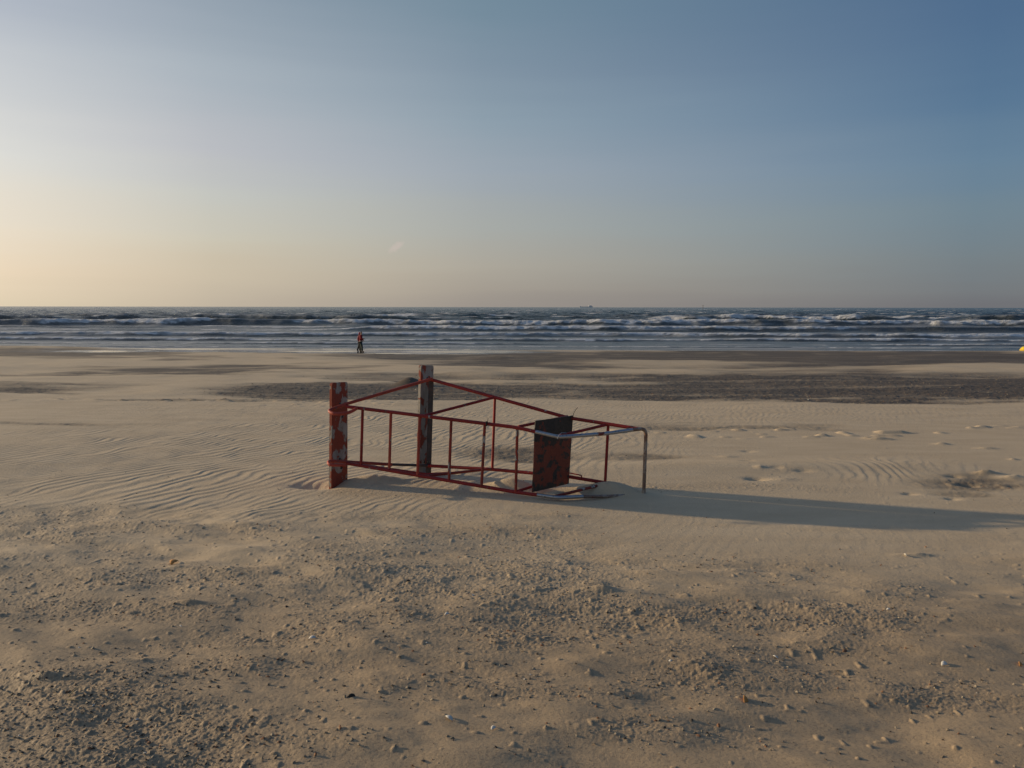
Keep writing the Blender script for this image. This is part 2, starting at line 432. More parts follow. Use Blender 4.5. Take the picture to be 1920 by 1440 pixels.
def sea(X, Y):
    z = np.zeros_like(X); foam = np.zeros_like(X); face = np.zeros_like(X)
    ch = (fbm(X * .10, Y * .22, 4, 201) - .5)
    ch2 = (fbm(X * .5, Y * 1.0, 3, 205) - .5)
    open_ = ss(110, 260, Y)
    # wind sea offshore: sharp-crested swell that fades out only where the mesh can no longer carry it
    sw = 1 - np.abs(2 * fbm(X * .030 + 5, Y * .085, 4, 211) - 1)
    z += open_ * ((sw - .75) * 1.9 + ch * 1.5) * (1 - ss(3500, 9000, Y))
    z += (.18 * ch + .09 * ch2) * (1 - .5 * open_) * ss(66, 90, Y)
    lines = [(300, .9, 10, .15, 1), (228, 1.55, 8, .48, 2), (172, 1.25, 5.0, .80, 4), (150, .3, 3.0, .2, 11), (133, .80, 3.2, .92, 5),
             (109, .52, 2.0, .95, 7), (93, .34, 1.2, .95, 8), (85, .17, .8, .8, 9), (79, .08, .5, .7, 10)]
    for (y0, A, w, fb, sd) in lines:
        yc = y0 + (fbm(X * .012, X * 0 + sd * 3.1, 3, 220 + sd) - .5) * y0 * .095 + (fbm(X * .12, X * 0 + sd, 3, 240 + sd) - .5) * w * .7
        am = A * (.08 + .92 * ss(.26, .62, fbm(X * .020 + sd * 5, X * 0 + 1.7 * sd, 3, 260 + sd) + .06))
        q = (Y - yc) / w
        prof = np.where(q < 0, np.exp(-(q / .38) ** 2), np.exp(-(q / 1.5) ** 2)) - .18 * np.exp(-((q + 1.3) / .6) ** 2)
        br = ss(.60 - fb * .32, .68 - fb * .32, fbm(X * .035 + sd * 9, X * 0 + .9 * sd, 3, 280 + sd))
        fr = fbm(X * .9, Y * 1.6, 4, 300 + sd)
        big = am / A
        z += am * prof * (1 + (fbm(X * .8, Y * .8, 3, 340 + sd) - .5) * .28 * br)
        # the crest carries a thin white lip, and where the wave has broken foam runs down its face
        crest = ss(-.22, -.10, q) * ss(.5, .12, q)
        foam = np.maximum(foam, crest * ss(.38, .46, fr + .18 * br) * (.30 + .70 * br) * (.3 + .7 * big))
        low = -.16 - .28 * fbm(X * .35, X * 0 + sd, 3, 350 + sd)
        face_ = ss(low - .05, low + .03, q) * ss(.6, .1, q)
        foam = np.maximum(foam, br * face_ * (.50 + .50 * ss(.38, .48, fr)))
        # streaked wash left behind the broken crest
        wash = ss(6.0, .5, q) * ss(-.1, .3, q)
        foam = np.maximum(foam, (.25 + .75 * br) * wash * (.12 + .42 * ss(.48, .62, fbm(X * .07, Y * 1.1, 3, 320 + sd))))
    lace = fbm(X * .07, Y * 1.0, 3, 401)
    surf = ss(215, 180, Y)
    foam = np.maximum(foam, surf * ss(.56, .70, lace) * .38)
    foam = np.maximum(foam, surf * (.03 + .14 * fbm(X * .05, Y * .3, 3, 403)))
    # whitecaps out at sea
    wc = fbm(X * .045, Y * .16, 4, 411)
    foam = np.maximum(foam, open_ * ss(.68, .73, wc) * .9 * (1 - ss(1500, 4000, Y)))
    foam = np.maximum(foam, .5 * blob(X, Y - 0, 0, 77.5, 400, 1.2, .8) * ss(.4, .6, lace))
    return z + SEA_Z, np.clip(foam, 0, 1)
Z, foam = sea(X, Y)
m = Mat('sea_water')
fo = m.attr('foam')
n1 = m.noise(3.2, 5, .62, stretch=(.55, 1.3, 1)); n2 = m.noise(1.1, 6, .7, stretch=(.5, 1.4, 1)); n3 = m.noise(9, 4, .7)
n0 = m.noise(.11, 7, .72, stretch=(.45, 1.3, 1))
chop = m.attr('chop')
ff = m.math('MULTIPLY', fo, m.ramp(n2, [(.3, .55), (.6, 1.25)]), clamp=True)
col = m.mix(ff, (.028, .034, .030), (.74, .72, .69))
rg = m.mix(ff, (.22, .22, .22), (.9, .9, .9))
bp = m.bump(n0, chop, 1.6)
bp = m.bump(n1, m.math('MULTIPLY', chop, .9), .16, bp)
bp = m.bump(n3, m.math('MULTIPLY', chop, .7), .05, bp)
WATER = m.done(col, rg, 0.0, bp, .20)
grid_object('sea', X, Y, Z, {'foam': foam, 'chop': .35 + .65 * ss(95, 200, Y)}, WATER)
del X, Y, Z

# ------------------------------------------------------------------ object helpers
def link_mesh(name, bm, mat, parent=None, smooth=True):
    me = bpy.data.meshes.new(name)
    bmesh.ops.recalc_face_normals(bm, faces=bm.faces)
    bm.to_mesh(me); bm.free()
    if smooth:
        for p in me.polygons: p.use_smooth = True
        me.set_sharp_from_angle(angle=math.radians(40))
    me.materials.append(mat)
    o = bpy.data.objects.new(name, me); C.objects.link(o)
    if parent is not None:
        o.parent = parent
        o.matrix_parent_inverse = Matrix.Translation(parent.location).inverted()
    return o

def empty(name, loc, label, cat, group=None):
    o = bpy.data.objects.new(name, None); C.objects.link(o)
    o.location = loc; o['label'] = label; o['category'] = cat
    o.empty_display_size = .2
    if group: o['group'] = group
    return o

def fillet(pts, r=0.05, n=6):
    pts = [Vector(p) for p in pts]
    outp = [pts[0]]
    for i in range(1, len(pts) - 1):
        a, b, c = pts[i - 1], pts[i], pts[i + 1]
        ra = min(r, (a - b).length * .45); rc = min(r, (c - b).length * .45)
        p0 = b + (a - b).normalized() * ra; p1 = b + (c - b).normalized() * rc
        for k in range(n + 1):
            s = k / n
            outp.append(p0 * (1 - s) ** 2 + b * 2 * s * (1 - s) + p1 * s * s)
    outp.append(pts[-1])
    return outp

def add_tube(bm, pts, r, seg=14, caps=True, flat=1.0):
    pts = [Vector(p) for p in pts]
    rings = []
    up = Vector((0, 0, 1))
    prev = None
    for i, p in enumerate(pts):
        d = (pts[min(i + 1, len(pts) - 1)] - pts[max(i - 1, 0)]).normalized()
        if prev is None:
            x = d.cross(up)
            if x.length < .1: x = d.cross(Vector((1, 0, 0)))
        else:
            x = prev - d * prev.dot(d)
        x.normalize(); prev = x
        yv = d.cross(x)
        rr = r[i] if isinstance(r, (list, tuple)) else r
        rings.append([bm.verts.new(p + x * math.cos(2 * math.pi * k / seg) * rr + yv * math.sin(2 * math.pi * k / seg) * rr * flat) for k in range(seg)])
    for a, b in zip(rings, rings[1:]):
        for k in range(seg):
            bm.faces.new((a[k], a[(k + 1) % seg], b[(k + 1) % seg], b[k]))
    if caps:
        bm.faces.new(rings[0][::-1]); bm.faces.new(rings[-1])

def add_box(bm, c, ax, ay, az, sx, sy, sz, bev=.003):
    """box with given axes and full sizes"""
    b2 = bmesh.new()
    bmesh.ops.create_cube(b2, size=1)
    for v in b2.verts:
        v.co = Vector(c) + ax * v.co.x * sx + ay * v.co.y * sy + az * v.co.z * sz
    if bev: bmesh.ops.bevel(b2, geom=b2.edges[:], offset=bev, segments=2, affect='EDGES')
    me = bpy.data.meshes.new('tmp'); b2.to_mesh(me); b2.free(); bm.from_mesh(me); bpy.data.meshes.remove(me)

# ------------------------------------------------------------------ chair materials
def paint_tube(name, worn=.62, red=(.21, .015, .012), seed=0.0):
    m = Mat(name)
    n1 = m.noise(16, 6, .65, stretch=(1, 1, .5)); n2 = m.noise(60, 4, .6); n3 = m.noise(5, 3, .5)
    c = m.mix(m.ramp(n3, [(.35, 0.0), (.65, 1.0)]), red, tuple(v * 1.5 for v in red))
    c = m.mix(m.ramp(n1, [(worn, 0.0), (worn + .03, 1.0)]), c, (.10, .075, .06))
    c = m.mix(m.ramp(n1, [(worn + .04, 0.0), (worn + .06, 1.0)]), c, (.42, .39, .36))
    c = m.mix(m.ramp(n2, [(.66, 0.0), (.7, .7)]), c, (.07, .03, .02))
    return m.done(c, m.ramp(n2, [(.3, .45), (.7, .7)]), 0.0, m.bump(n1, .3, .002), .35)
RED = paint_tube('worn_red_paint')
RED2 = paint_tube('scuffed_red_paint', .56, (.20, .026, .015))
RED3 = paint_tube('orange_red_paint', .64, (.29, .045, .026))

m = Mat('bare_and_painted_steel')
n1 = m.noise(6, 5, .6); n2 = m.noise(45, 4, .6)
msk = m.ramp(n1, [(.60, 0.0), (.63, 1.0)])
c = m.mix(msk, (.42, .41, .41), (.15, .022, .015))
c = m.mix(m.ramp(n2, [(.60, 0.0), (.66, .8)]), c, (.10, .055, .035))
STEEL = m.done(c, m.ramp(n2, [(.3, .28), (.7, .5)]), m.math('SUBTRACT', .9, m.math('MULTIPLY', msk, .9)), m.bump(n1, .2, .002))

m = Mat('brown_primer_steel')
n1 = m.noise(12, 6, .7); n2 = m.noise(50, 4, .6)
c = m.mix(m.ramp(n1, [(.40, 0.0), (.5, 1.0)]), (.36, .30, .25), (.22, .14, .10))
c = m.mix(m.ramp(n1, [(.60, 0.0), (.63, 1.0)]), c, (.20, .05, .03))
BROWNST = m.done(c, .5, .25, m.bump(n2, .2, .002))

def board_paint(name, level):
    m = Mat(name)
    n1 = m.noise(9, 7, .6, dist=.25, stretch=(1, 1, .7)); n2 = m.noise(55, 5, .7); n3 = m.noise(18, 4, .6, stretch=(1, 1, .25))
    msk = m.ramp(n1, [(level, 0.0), (level + .012, 1.0)])
    edge = m.ramp(n1, [(level - .03, 0.0), (level - .01, 1.0), (level + .004, 1.0), (level + .012, 0.0)])
    grey = m.mix(m.ramp(n3, [(.3, 0.0), (.7, 1.0)]), (.24, .215, .185), (.38, .345, .30))
    red = m.mix(m.ramp(n2, [(.3, 0.0), (.7, 1.0)]), (.20, .030, .013), (.30, .052, .022))
    c = m.mix(msk, grey, red)
    c = m.mix(m.math('MULTIPLY', edge, .5), c, (.14, .10, .08))
    c = m.mix(m.ramp(n2, [(.62, 0.0), (.70, .85)]), c, (.06, .045, .035))
    c = m.mix(m.ramp(m.noise(30, 4, .7, stretch=(1, 1, .06)), [(.62, 0.0), (.68, .6)]), c, (.07, .05, .04))
    return m.done(c, .72, 0.0, m.bump(msk, .6, .0015, m.bump(n2, .3, .002)))
BOARD1 = board_paint('peeling_red_board', .47)
BOARD2 = board_paint('peeling_pale_board', .535)

m = Mat('stained_red_plate')
n1 = m.noise(7.5, 6, .62, dist=.3); n2 = m.noise(48, 5, .65); n3 = m.noise(2.2, 3, .5)
sep = m.n.new('ShaderNodeSeparateXYZ'); m.l.new(m.tc.outputs['Generated'], sep.inputs[0])
up = m.math('MULTIPLY', m.ramp(sep.outputs[2], [(.0, .10), (.12, .0), (.6, .0), (.86, .17)]), 1.0)
msk = m.ramp(m.math('ADD', n1, up), [(.525, 0.0), (.555, 1.0)])
c = m.mix(m.ramp(n2, [(.3, 0.0), (.7, 1.0)]), (.155, .026, .012), (.225, .045, .020))
c = m.mix(msk, c, m.mix(m.ramp(n2, [(.4, 0.0), (.6, 1.0)]), (.022, .018, .016), (.045, .034, .028)))
PLATE = m.done(c, .62, 0.0, m.bump(n2, .35, .002))
m = Mat('black_iron'); BLACK = m.done((.02, .019, .018), .5, .3)
m = Mat('dark_grey_bar'); n1 = m.noise(20, 5, .6)
DARKBAR = m.done(m.mix(m.ramp(n1, [(.4, 0.0), (.65, 1.0)]), (.045, .04, .036), (.10, .06, .045)), .6)

# ------------------------------------------------------------------ the toppled chair
chair = empty('lifeguard_chair', (-.2, 7.2, 0), 'toppled red tubular lifeguard chair with peeling paint lying on its side in the sand', 'lifeguard chair')
def tube(name, pts, r, mat, fil=0.0, label=None, seg=14):
    bm = bmesh.new()
    pts = fillet(pts, fil) if fil else pts
    add_tube(bm, pts, r, seg)
    o = link_mesh(name, bm, mat, chair)
    if label: o['label'] = label
    return o
def lerp(a, b, s): return a + (b - a) * s

A0 = at(651, 762.5, 7.32); A1 = at(969, 801.5, 6.90); A2 = at(1048, 819.5, 6.78)
B0 = at(650, 868.5, 7.32); B1 = at(969, 923, 6.90); B2 = at(1046, 933, 6.79)
C0 = at(806, 711, 7.74); C1 = at(1064, 783, 7.28); C2 = at(1200, 804.5, 7.02)
D0 = at(800, 873, 7.76); D1 = at(1062, 893, 7.28); D2 = at(1204, 921, 7.02)
arm_top = at(1211.5, 803, 6.99); arm_bot = at(1207, 921, 7.00)
# front legs, hooked at the foot, and their armrests
tube('front_leg', [A0 + (A0 - A1).normalized() * .01, lerp(A0, A1, .5), A1, lerp(A1, A2, .45)], .0165, RED, .08, 'upper front leg, dark red')
tube('front_leg', [B0, lerp(B0, B1, .5), B1, lerp(B1, B2, .5)], .0165, RED, .08, 'lower front leg resting on the sand')
tube('armrest', [lerp(A1, A2, .452), A2, at(1135, 813, 6.87), at(1186, 806, 6.95)], .0172, STEEL, .05, 'upper armrest worn down to bare steel')
tube('armrest', [at(1092, 931.2, 6.852), at(1120, 929.5, 6.89) - Vector((0, 0, .008)), at(1202, 924, 6.985) - Vector((0, 0, .022))], .0150, BROWNST, .05, 'lower armrest, rusty and half sunk in sand')
tube('leg_elbow', [lerp(B1, B2, .502), B2, at(1093, 931, 6.853)], .0174, STEEL, .03, 'bare steel elbow touching the sand')
tube('back_top_tube', [at(1186.5, 806, 6.951), arm_top, lerp(arm_top, arm_bot, .5), arm_bot + Vector((0, 0, -.05))], .0168, BROWNST, .07, 'brown and silver tube joining the armrests')
# back legs
tube('back_leg', [C0, lerp(C0, C1, .5), C1, C2], .0165, RED, .06, 'upper back leg, bright red')
tube('back_leg', [D0, at(922, 880, 7.53), D1, at(1137, 905.5, 7.16)], .0165, RED, .06, 'lower back leg sinking into a drift')
# rungs of the ladder side
for (tx, ty, bx, by) in [(680, 767, 677, 871), (733, 774, 730, 877), (787, 781, 783, 889), (846, 788, 842, 898), (909, 795, 903, 909), (970, 803, 967, 922)]:
    s = (tx - 651) / (969 - 651)
    d = 1 / lerp(1 / 7.32, 1 / 6.90, s)
    tube('rung', [at(tx, ty, d), at(bx, by + 1, d)], .0135, RED3 if tx in (733, 787) else (RED2 if tx > 840 else RED))
for (tx, ty, bx, by, dd) in [(928, 745, 923, 880, 7.52), (1140.5, 795, 1134.5, 907, 7.15)]:
    tube('back_crossbar', [at(tx, ty, dd), at(bx, by, dd)], .0135, RED)
# side braces
def dA(px): return 1 / lerp(1 / 7.32, 1 / 6.90, (px - 651) / 318.)
tube('side_brace', [at(797, 779, dA(797)), at(927, 745, 7.52)], .0135, RED)
tube('side_brace', [at(793, 893, dA(793)), at(923, 879, 7.52)], .0135, RED2)
tube('side_brace', [at(972, 800, 6.90), at(1064, 781, 7.28)], .0135, RED)
tube('side_brace', [at(970, 921, 6.90), at(1060, 893, 7.28)], .0135, RED)
tube('side_brace', [at(1050, 817, 6.80), at(1139, 796, 7.15)], .0135, RED)
tube('side_brace', [at(1040, 931, 6.81), at(1119, 911, 7.10)], .0135, RED2)
# base rods hooked round the near board
tube('base_rod', [at(811, 710, 7.70), at(650, 757, 7.34), at(614, 770, 7.23), at(628, 777, 7.15), at(655, 774, 7.22), at(670, 765, 7.27)], .0155, RED3, .055, 'upper base rod hooked round the near board')
tube('base_rod', [at(735, 871, 7.58), at(652, 866, 7.36), at(615, 864, 7.24), at(617, 872, 7.15), at(648, 872, 7.20)], .0155, RED3, .05, 'lower base rod hooked round the near board')
tube('base_rod', [at(735, 871, 7.581), at(806, 873, 7.76)], .0135, DARKBAR, 0, 'dark bare length of the lower base rod')
tube('foot_strut', [at(652, 868, 7.33), at(800, 889, 7.50), at(860, 886, 7.60)], .012, RED)

def board(name, corners, thick, mat, label):
    """flat board standing on end, rounded top; corners = (top left, top right, bottom right, bottom left)"""
    tl, tr, br, bl = [Vector(c) for c in corners]
    nrm = (tr - tl).cross(bl - tl).normalized()
    bm = bmesh.new()
    ring = []
    R = .022
    w = (tr - tl).normalized(); h = (bl - tl).normalized()
    def arc(c, a0, a1):
        for k in range(6):
            a = a0 + (a1 - a0) * k / 5
            ring.append(c + w * math.cos(a) * R - h * math.sin(a) * R)
    arc(tl + w * R + h * R, math.pi, math.pi / 2)
    arc(tr - w * R + h * R, math.pi / 2, 0)
    for k in range(1, 9): ring.append(lerp(tr, br, k / 8))
    for k in range(0, 8): ring.append(lerp(bl, tl, k / 8) if k else bl)
    f = [bm.verts.new(p) for p in ring]; g = [bm.verts.new(p - nrm * -thick) for p in ring]
    bm.faces.new(f); bm.faces.new(g[::-1])
    for i in range(len(ring)):
        j = (i + 1) % len(ring)
        bm.faces.new((f[i], g[i], g[j], f[j]))
    bmesh.ops.recalc_face_normals(bm, faces=bm.faces)
    eds = [e for e in bm.edges if len(e.link_faces) == 2 and e.calc_face_angle(0) > 1]
    bmesh.ops.bevel(bm, geom=eds, offset=.003, segments=2, affect='EDGES')
    o = link_mesh(name, bm, mat, chair); o['label'] = label
    return o
bt = .034
board('skid_board', [at(623, 718, 7.33), at(652, 716, 7.55), at(652, 905, 7.50), at(621.5, 925, 7.32)], bt, BOARD1, 'near board, red paint flaking off in the middle')
board('skid_board', [at(790, 684.5, 7.76), at(813.5, 685.5, 7.94), at(806, 900, 7.92), at(784.5, 902, 7.76)], bt, BOARD2, 'far board, mostly bare and pale')
bm = bmesh.new()
pt, pb = at(808.5, 712, 7.79), at(803.5, 893, 7.78)
ax = (pb - pt); L = ax.length; ax.normalize()
add_box(bm, (pt + pb) / 2, Vector((1, 0, 0)), Vector((0, 1, 0)), ax, .040, .05, L, .003)
link_mesh('backing_bar', bm, DARKBAR, chair)

# seat plate
bm = bmesh.new()
q = [at(1003.5, 789, 6.885), at(1074, 779, 7.27), at(1066, 907, 7.26), at(998, 923, 6.885)]
nr = (q[1] - q[0]).cross(q[3] - q[0]).normalized()
NU, NV = 8, 12
def plate_side(off, flip):
    g = []
    for i in range(NU + 1):
        col_ = []
        for j in range(NV + 1):
            a = lerp(q[0], q[1], i / NU); b = lerp(q[3], q[2], i / NU)
            p = lerp(a, b, j / NV)
            w = .004 * math.sin(i * 1.1 + .6) * math.sin(j * .7)
            col_.append(bm.verts.new(p + nr * (off + w)))
        g.append(col_)
    for i in range(NU):
        for j in range(NV):
            f = (g[i][j], g[i + 1][j], g[i + 1][j + 1], g[i][j + 1])
            bm.faces.new(f[::-1] if flip else f)
    return g
ga = plate_side(-.004, False); gb = plate_side(.004, True)
for i in range(NU):
    bm.faces.new((ga[i][0], gb[i][0], gb[i + 1][0], ga[i + 1][0])); bm.faces.new((ga[i][-1], ga[i + 1][-1], gb[i + 1][-1], gb[i][-1]))
for j in range(NV):
    bm.faces.new((ga[0][j], ga[0][j + 1], gb[0][j + 1], gb[0][j])); bm.faces.new((ga[-1][j], gb[-1][j], gb[-1][j + 1], ga[-1][j + 1]))
link_mesh('seat_plate', bm, PLATE, chair)['label'] = 'red seat plate standing upright, blotched black'

# small hardware
def bolt(px, py, d, r=.011):
    bm = bmesh.new()
    p = at(px, py, d)
    add_tube(bm, [p + Vector((0, .02, 0)), p, p + Vector((0, -.012, 0))], [r, r, r * .8], 6)
    link_mesh('bolt', bm, BLACK, chair, smooth=False)
for a in [(637, 757.5, 7.36), (642, 781.5, 7.37), (637, 861, 7.38), (640, 877.5, 7.17), (801, 708.5, 7.70), (795.5, 866.5, 7.74), (803, 866.5, 7.70)]:
    bolt(*a)
tube('wire_tie', fillet([at(1073, 790, 7.25), at(1075, 778, 7.24), at(1076, 774, 7.23), at(1079, 769, 7.22), at(1083, 764, 7.21)], .01, 3), .0028, BLACK, 0, None, 6)
tube('wire_tie', [at(912, 799, 6.95), at(914, 791, 6.96), at(915, 784, 6.96)], .003, BLACK, 0, None, 6)
tube('wire_tie', [at(912, 790, 6.945), at(912, 799, 6.945)], .008, BLACK, 0, None, 6)
tube('wire_tie', fillet([at(1045, 823, 6.755), at(1048, 815, 6.77), at(1054, 811, 6.80), at(1062, 812, 6.82)], .01, 3), .0025, STEEL, 0, None, 6)
tube('wire_tie', [at(1175, 803, 6.99), at(1186, 799.5, 6.98), at(1190, 803, 6.97)], .004, BLACK, 0, None, 6)
tube('footrest_loop', [at(1064, 886, 7.30), at(1091, 891.5, 7.22), at(1090, 900, 7.22)], .006, RED, .015)

# ------------------------------------------------------------------ people
SKIN = Mat('skin').done((.40, .24, .17), .6)
def cloth(name, colr, r=.85):
    m = Mat(name); n = m.noise(7, 4, .6)
    return m.done(m.mix(m.ramp(n, [(.3, 0.0), (.7, 1.0)]), tuple(v * .75 for v in colr), colr), r, 0.0, m.bump(n, .4, .02))
def skin_mesh(name, verts, edges, mat, parent, sub=2):
    me = bpy.data.meshes.new(name)
    me.from_pydata([v[0] for v in verts], edges, [])
    o = bpy.data.objects.new(name, me); C.objects.link(o)
    md = o.modifiers.new('skin', 'SKIN')
    for i, v in enumerate(verts):
        me.skin_vertices[0].data[i].radius = v[1] if isinstance(v[1], tuple) else (v[1], v[1])
    me.skin_vertices[0].data[0].use_root = True
    s = o.modifiers.new('sub', 'SUBSURF'); s.levels = sub; s.render_levels = sub
    me.materials.append(mat)
    dg = bpy.context.evaluated_depsgraph_get()
    nm = bpy.data.meshes.new_from_object(o.evaluated_get(dg))
    nm.name = name
    for p in nm.polygons: p.use_smooth = True
    bpy.data.objects.remove(o); 
    o = bpy.data.objects.new(name, nm); C.objects.link(o)
    if not nm.materials: nm.materials.append(mat)
    o.parent = parent
    return o

def walker(px, d, label, jacket, trousers, hat, step, arm, hood=False, h=1.75):
    """figure walking to +X; step = (front foot, back foot) reach; arm = raised fore-arm"""
    x = at(px, 660, d).x
    z0 = ground(x, d)
    root = empty('person', (x, d, z0), label, 'person', 'two people walking at the water')
    k = h / 1.75
    hipz, knz, anz = .93 * k, .50 * k, .08 * k
    f, b = step
    J = {}
    V = [((0, 0, hipz), (.115, .10)), ((.01, 0, 1.12 * k), (.11, .10)), ((.03, 0, 1.33 * k), (.12, .15)), ((.05, 0, 1.44 * k), (.075, .11)), ((.07, 0, 1.52 * k), .05),
         ((.085, 0, 1.60 * k), (.085, .07)), ((.09, 0, 1.69 * k), (.085, .07)),
         ((0, -.09, hipz - .06), .085), ((f * .55 + .05, -.10, knz), .06), ((f, -.10, anz), .038), ((f + .10, -.10, .045), .04), ((f + .17, -.10, .035), .03),
         ((0, .09, hipz - .06), .085), ((b * .45 + .03, .10, knz), .06), ((b, .10, anz + .03), .042), ((b + .09, .10, .05), .04), ((b + .16, .10, .035), .03)]
    E = [(0, 1), (1, 2), (2, 3), (3, 4), (4, 5), (5, 6), (0, 7), (7, 8), (8, 9), (9, 10), (10, 11), (0, 12), (12, 13), (13, 14), (14, 15), (15, 16)]
    def arm_chain(side, elbow, wrist, hand):
        n = len(V)
        V.extend([((.035, side * .19, 1.40 * k), .06), (elbow, .045), (wrist, .033), (hand, .035)])
        E.extend([(2, n), (n, n + 1), (n + 1, n + 2), (n + 2, n + 3)])
    near_arm = ((.10, -.24, 1.14 * k), (.34, -.22, 1.13 * k), (.43, -.21, 1.15 * k)) if arm else ((-.08, -.25, 1.13 * k), (.02, -.24, .90 * k), (.05, -.24, .82 * k))
    far_arm = ((.06, .24, 1.13 * k), (.20, .22, .96 * k), (.26, .21, .90 * k))
    arm_chain(-1, *near_arm); arm_chain(1, *far_arm)
    skin_mesh('body', V, E, SKIN, root)
    # jacket
    g = 1.22
    JV = [((0, 0, hipz - .05 * k), (.15, .17)), ((.0, 0, 1.10 * k), (.145, .15)), ((.02, 0, 1.34 * k), (.15, .19)), ((.05, 0, 1.47 * k), (.09, .12))]
    JE = [(0, 1), (1, 2), (2, 3)]
    for side, a in ((-1, near_arm), (1, far_arm)):
        n = len(JV)
        JV.extend([((.03, side * .20, 1.40 * k), .08), (a[0], .066), (a[1], .052)])
        JE.extend([(2, n), (n, n + 1), (n + 1, n + 2)])
    skin_mesh('jacket', JV, JE, jacket, root)
    TV = [((0, 0, hipz), (.13, .15))]; TE = []
    for side, (kx, ax_) in ((-1, (f * .55 + .05, f)), (1, (b * .45 + .03, b))):
        n = len(TV)
        TV.extend([((0, side * .09, hipz - .10), .118), ((kx, side * .10, knz), .088), ((ax_, side * .10, anz - .01), .070)])
        TE.extend([(0, n), (n, n + 1), (n + 1, n + 2)])
    skin_mesh('trousers', TV, TE, trousers, root)
    for side, ax_ in ((-1, f), (1, b)):
        skin_mesh('shoe', [((ax_ - .02, side * .10, .055), .055), ((ax_ + .07, side * .10, .045), .045), ((ax_ + .14, side * .10, .038), .034)], [(0, 1), (1, 2)], DARKCL, root)
    if hood:
        skin_mesh('hood', [((.02, 0, 1.50 * k), (.11, .13)), ((.035, 0, 1.60 * k), (.115, .105)), ((.05, 0, 1.70 * k), (.10, .085)), ((.07, 0, 1.755 * k), (.06, .055))], [(0, 1), (1, 2), (2, 3)], hat, root)
    else:
        skin_mesh('hat', [((.055, 0, 1.665 * k), (.105, .092)), ((.06, 0, 1.73 * k), (.095, .08)), ((.06, 0, 1.775 * k), (.05, .045))], [(0, 1), (1, 2)], hat, root)
    return root
DARKCL = cloth('black_leather', (.02, .02, .022), .6)
walker(676.6, 66.5, 'person in red jacket and dark cap walking nearest the camera, forearm held out, grey-green trousers', cloth('red_cloth', (.30, .012, .014)), cloth('grey_green_cloth', (.045, .058, .05)), cloth('maroon_cloth', (.045, .006, .012)), (.15, -.04), True)
walker(674.0, 67.4, 'person half hidden behind the red jacketed walker, pink hood and black trousers, rear leg trailing', cloth('faded_red_cloth', (.32, .05, .05)), cloth('black_cloth', (.018, .018, .022)), cloth('pink_red_cloth', (.42, .09, .10)), (.04, -.22), False, True, 1.70)

# ------------------------------------------------------------------ buoy on the waterline at the right
m = Mat('yellow_plastic'); n = m.noise(3, 5, .6)
YEL = m.done(m.mix(m.ramp(n, [(.4, 0.0), (.65, 1.0)]), (.72, .56, .02), (.60, .36, .02)), .4, 0.0)
bx = at(1926, 657, 73.0).x
bz = max(ground(bx, 73.0), SEA_Z)
buoy = empty('marker_buoy', (bx, 73.0, bz), 'yellow rounded marker buoy stranded at the waterline by the right edge', 'buoy')
bm = bmesh.new()
prof = [(0.0, -.08), (.50, -.08), (.60, .0), (.64, .05), (.60, .10), (.55, .22), (.44, .34), (.28, .41), (.10, .43), (0, .43)]
seg = 28
rings = [[bm.verts.new((bx + r * math.cos(2 * math.pi * k / seg), 73 + r * math.sin(2 * math.pi * k / seg), bz + z)) for k in range(seg)] for r, z in prof[1:-1]]
for a, b in zip(rings, rings[1:]):
    for k in range(seg): bm.faces.new((a[k], a[(k + 1) % seg], b[(k + 1) % seg], b[k]))
bm.faces.new(rings[0][::-1]); bm.faces.new(rings[-1])
link_mesh('float_body', bm, YEL, buoy)
bm = bmesh.new()
add_tube(bm, fillet([Vector((bx - .09, 73, bz + .41)), Vector((bx - .09, 73, bz + .50)), Vector((bx + .09, 73, bz + .50)), Vector((bx + .09, 73, bz + .41))], .05, 5), .015, 8)
link_mesh('lifting_eye', bm, BLACK, buoy)

# ------------------------------------------------------------------ ship and beacon on the horizon
SHIPM = Mat('haze_faded_ship').done((.85, .83, .80), .7)  # distance haze put into the colour: whole ship paled, no air modelled
DS = 9000.0
sx = at(1099, 576, DS).x
ship = empty('cargo_ship', (sx, DS, SEA_Z), 'faint grey cargo ship far out on the horizon', 'ship')
bm = bmesh.new()
Lh = 76
pr = [(-Lh, 8), (-Lh - 6, 13), (-Lh + 14, 13), (-Lh + 16, 9), (Lh - 30, 9), (Lh - 30, 12), (Lh + 2, 12), (Lh, -2), (-Lh + 6, -2)]
a = [bm.verts.new((sx + x_, DS - 11, SEA_Z + z_)) for x_, z_ in pr]; b = [bm.verts.new((sx + x_, DS + 11, SEA_Z + z_)) for x_, z_ in pr]
bm.faces.new(a); bm.faces.new(b[::-1])
for i in range(len(pr)): bm.faces.new((a[i], b[i], b[(i + 1) % len(pr)], a[(i + 1) % len(pr)]))
link_mesh('hull', bm, SHIPM, ship, False)
E1, E2, E3 = Vector((1, 0, 0)), Vector((0, 1, 0)), Vector((0, 0, 1))
bm = bmesh.new()
add_box(bm, (sx + 48, DS, SEA_Z + 15), E1, E2, E3, 34, 18, 10, 0); add_box(bm, (sx + 44, DS, SEA_Z + 22.2), E1, E2, E3, 20, 16, 4.5, 0)
link_mesh('deckhouse', bm, SHIPM, ship, False)
bm = bmesh.new()
add_tube(bm, [Vector((sx + 56, DS, SEA_Z + 22)), Vector((sx + 56, DS, SEA_Z + 31))], 3, 10)
link_mesh('funnel', bm, SHIPM, ship)
DB = 1900.0
qx = at(1318, 576, DB).x
bea = empty('beacon', (qx, DB, SEA_Z), 'tiny dark navigation beacon standing out at sea, right of the ship', 'beacon')
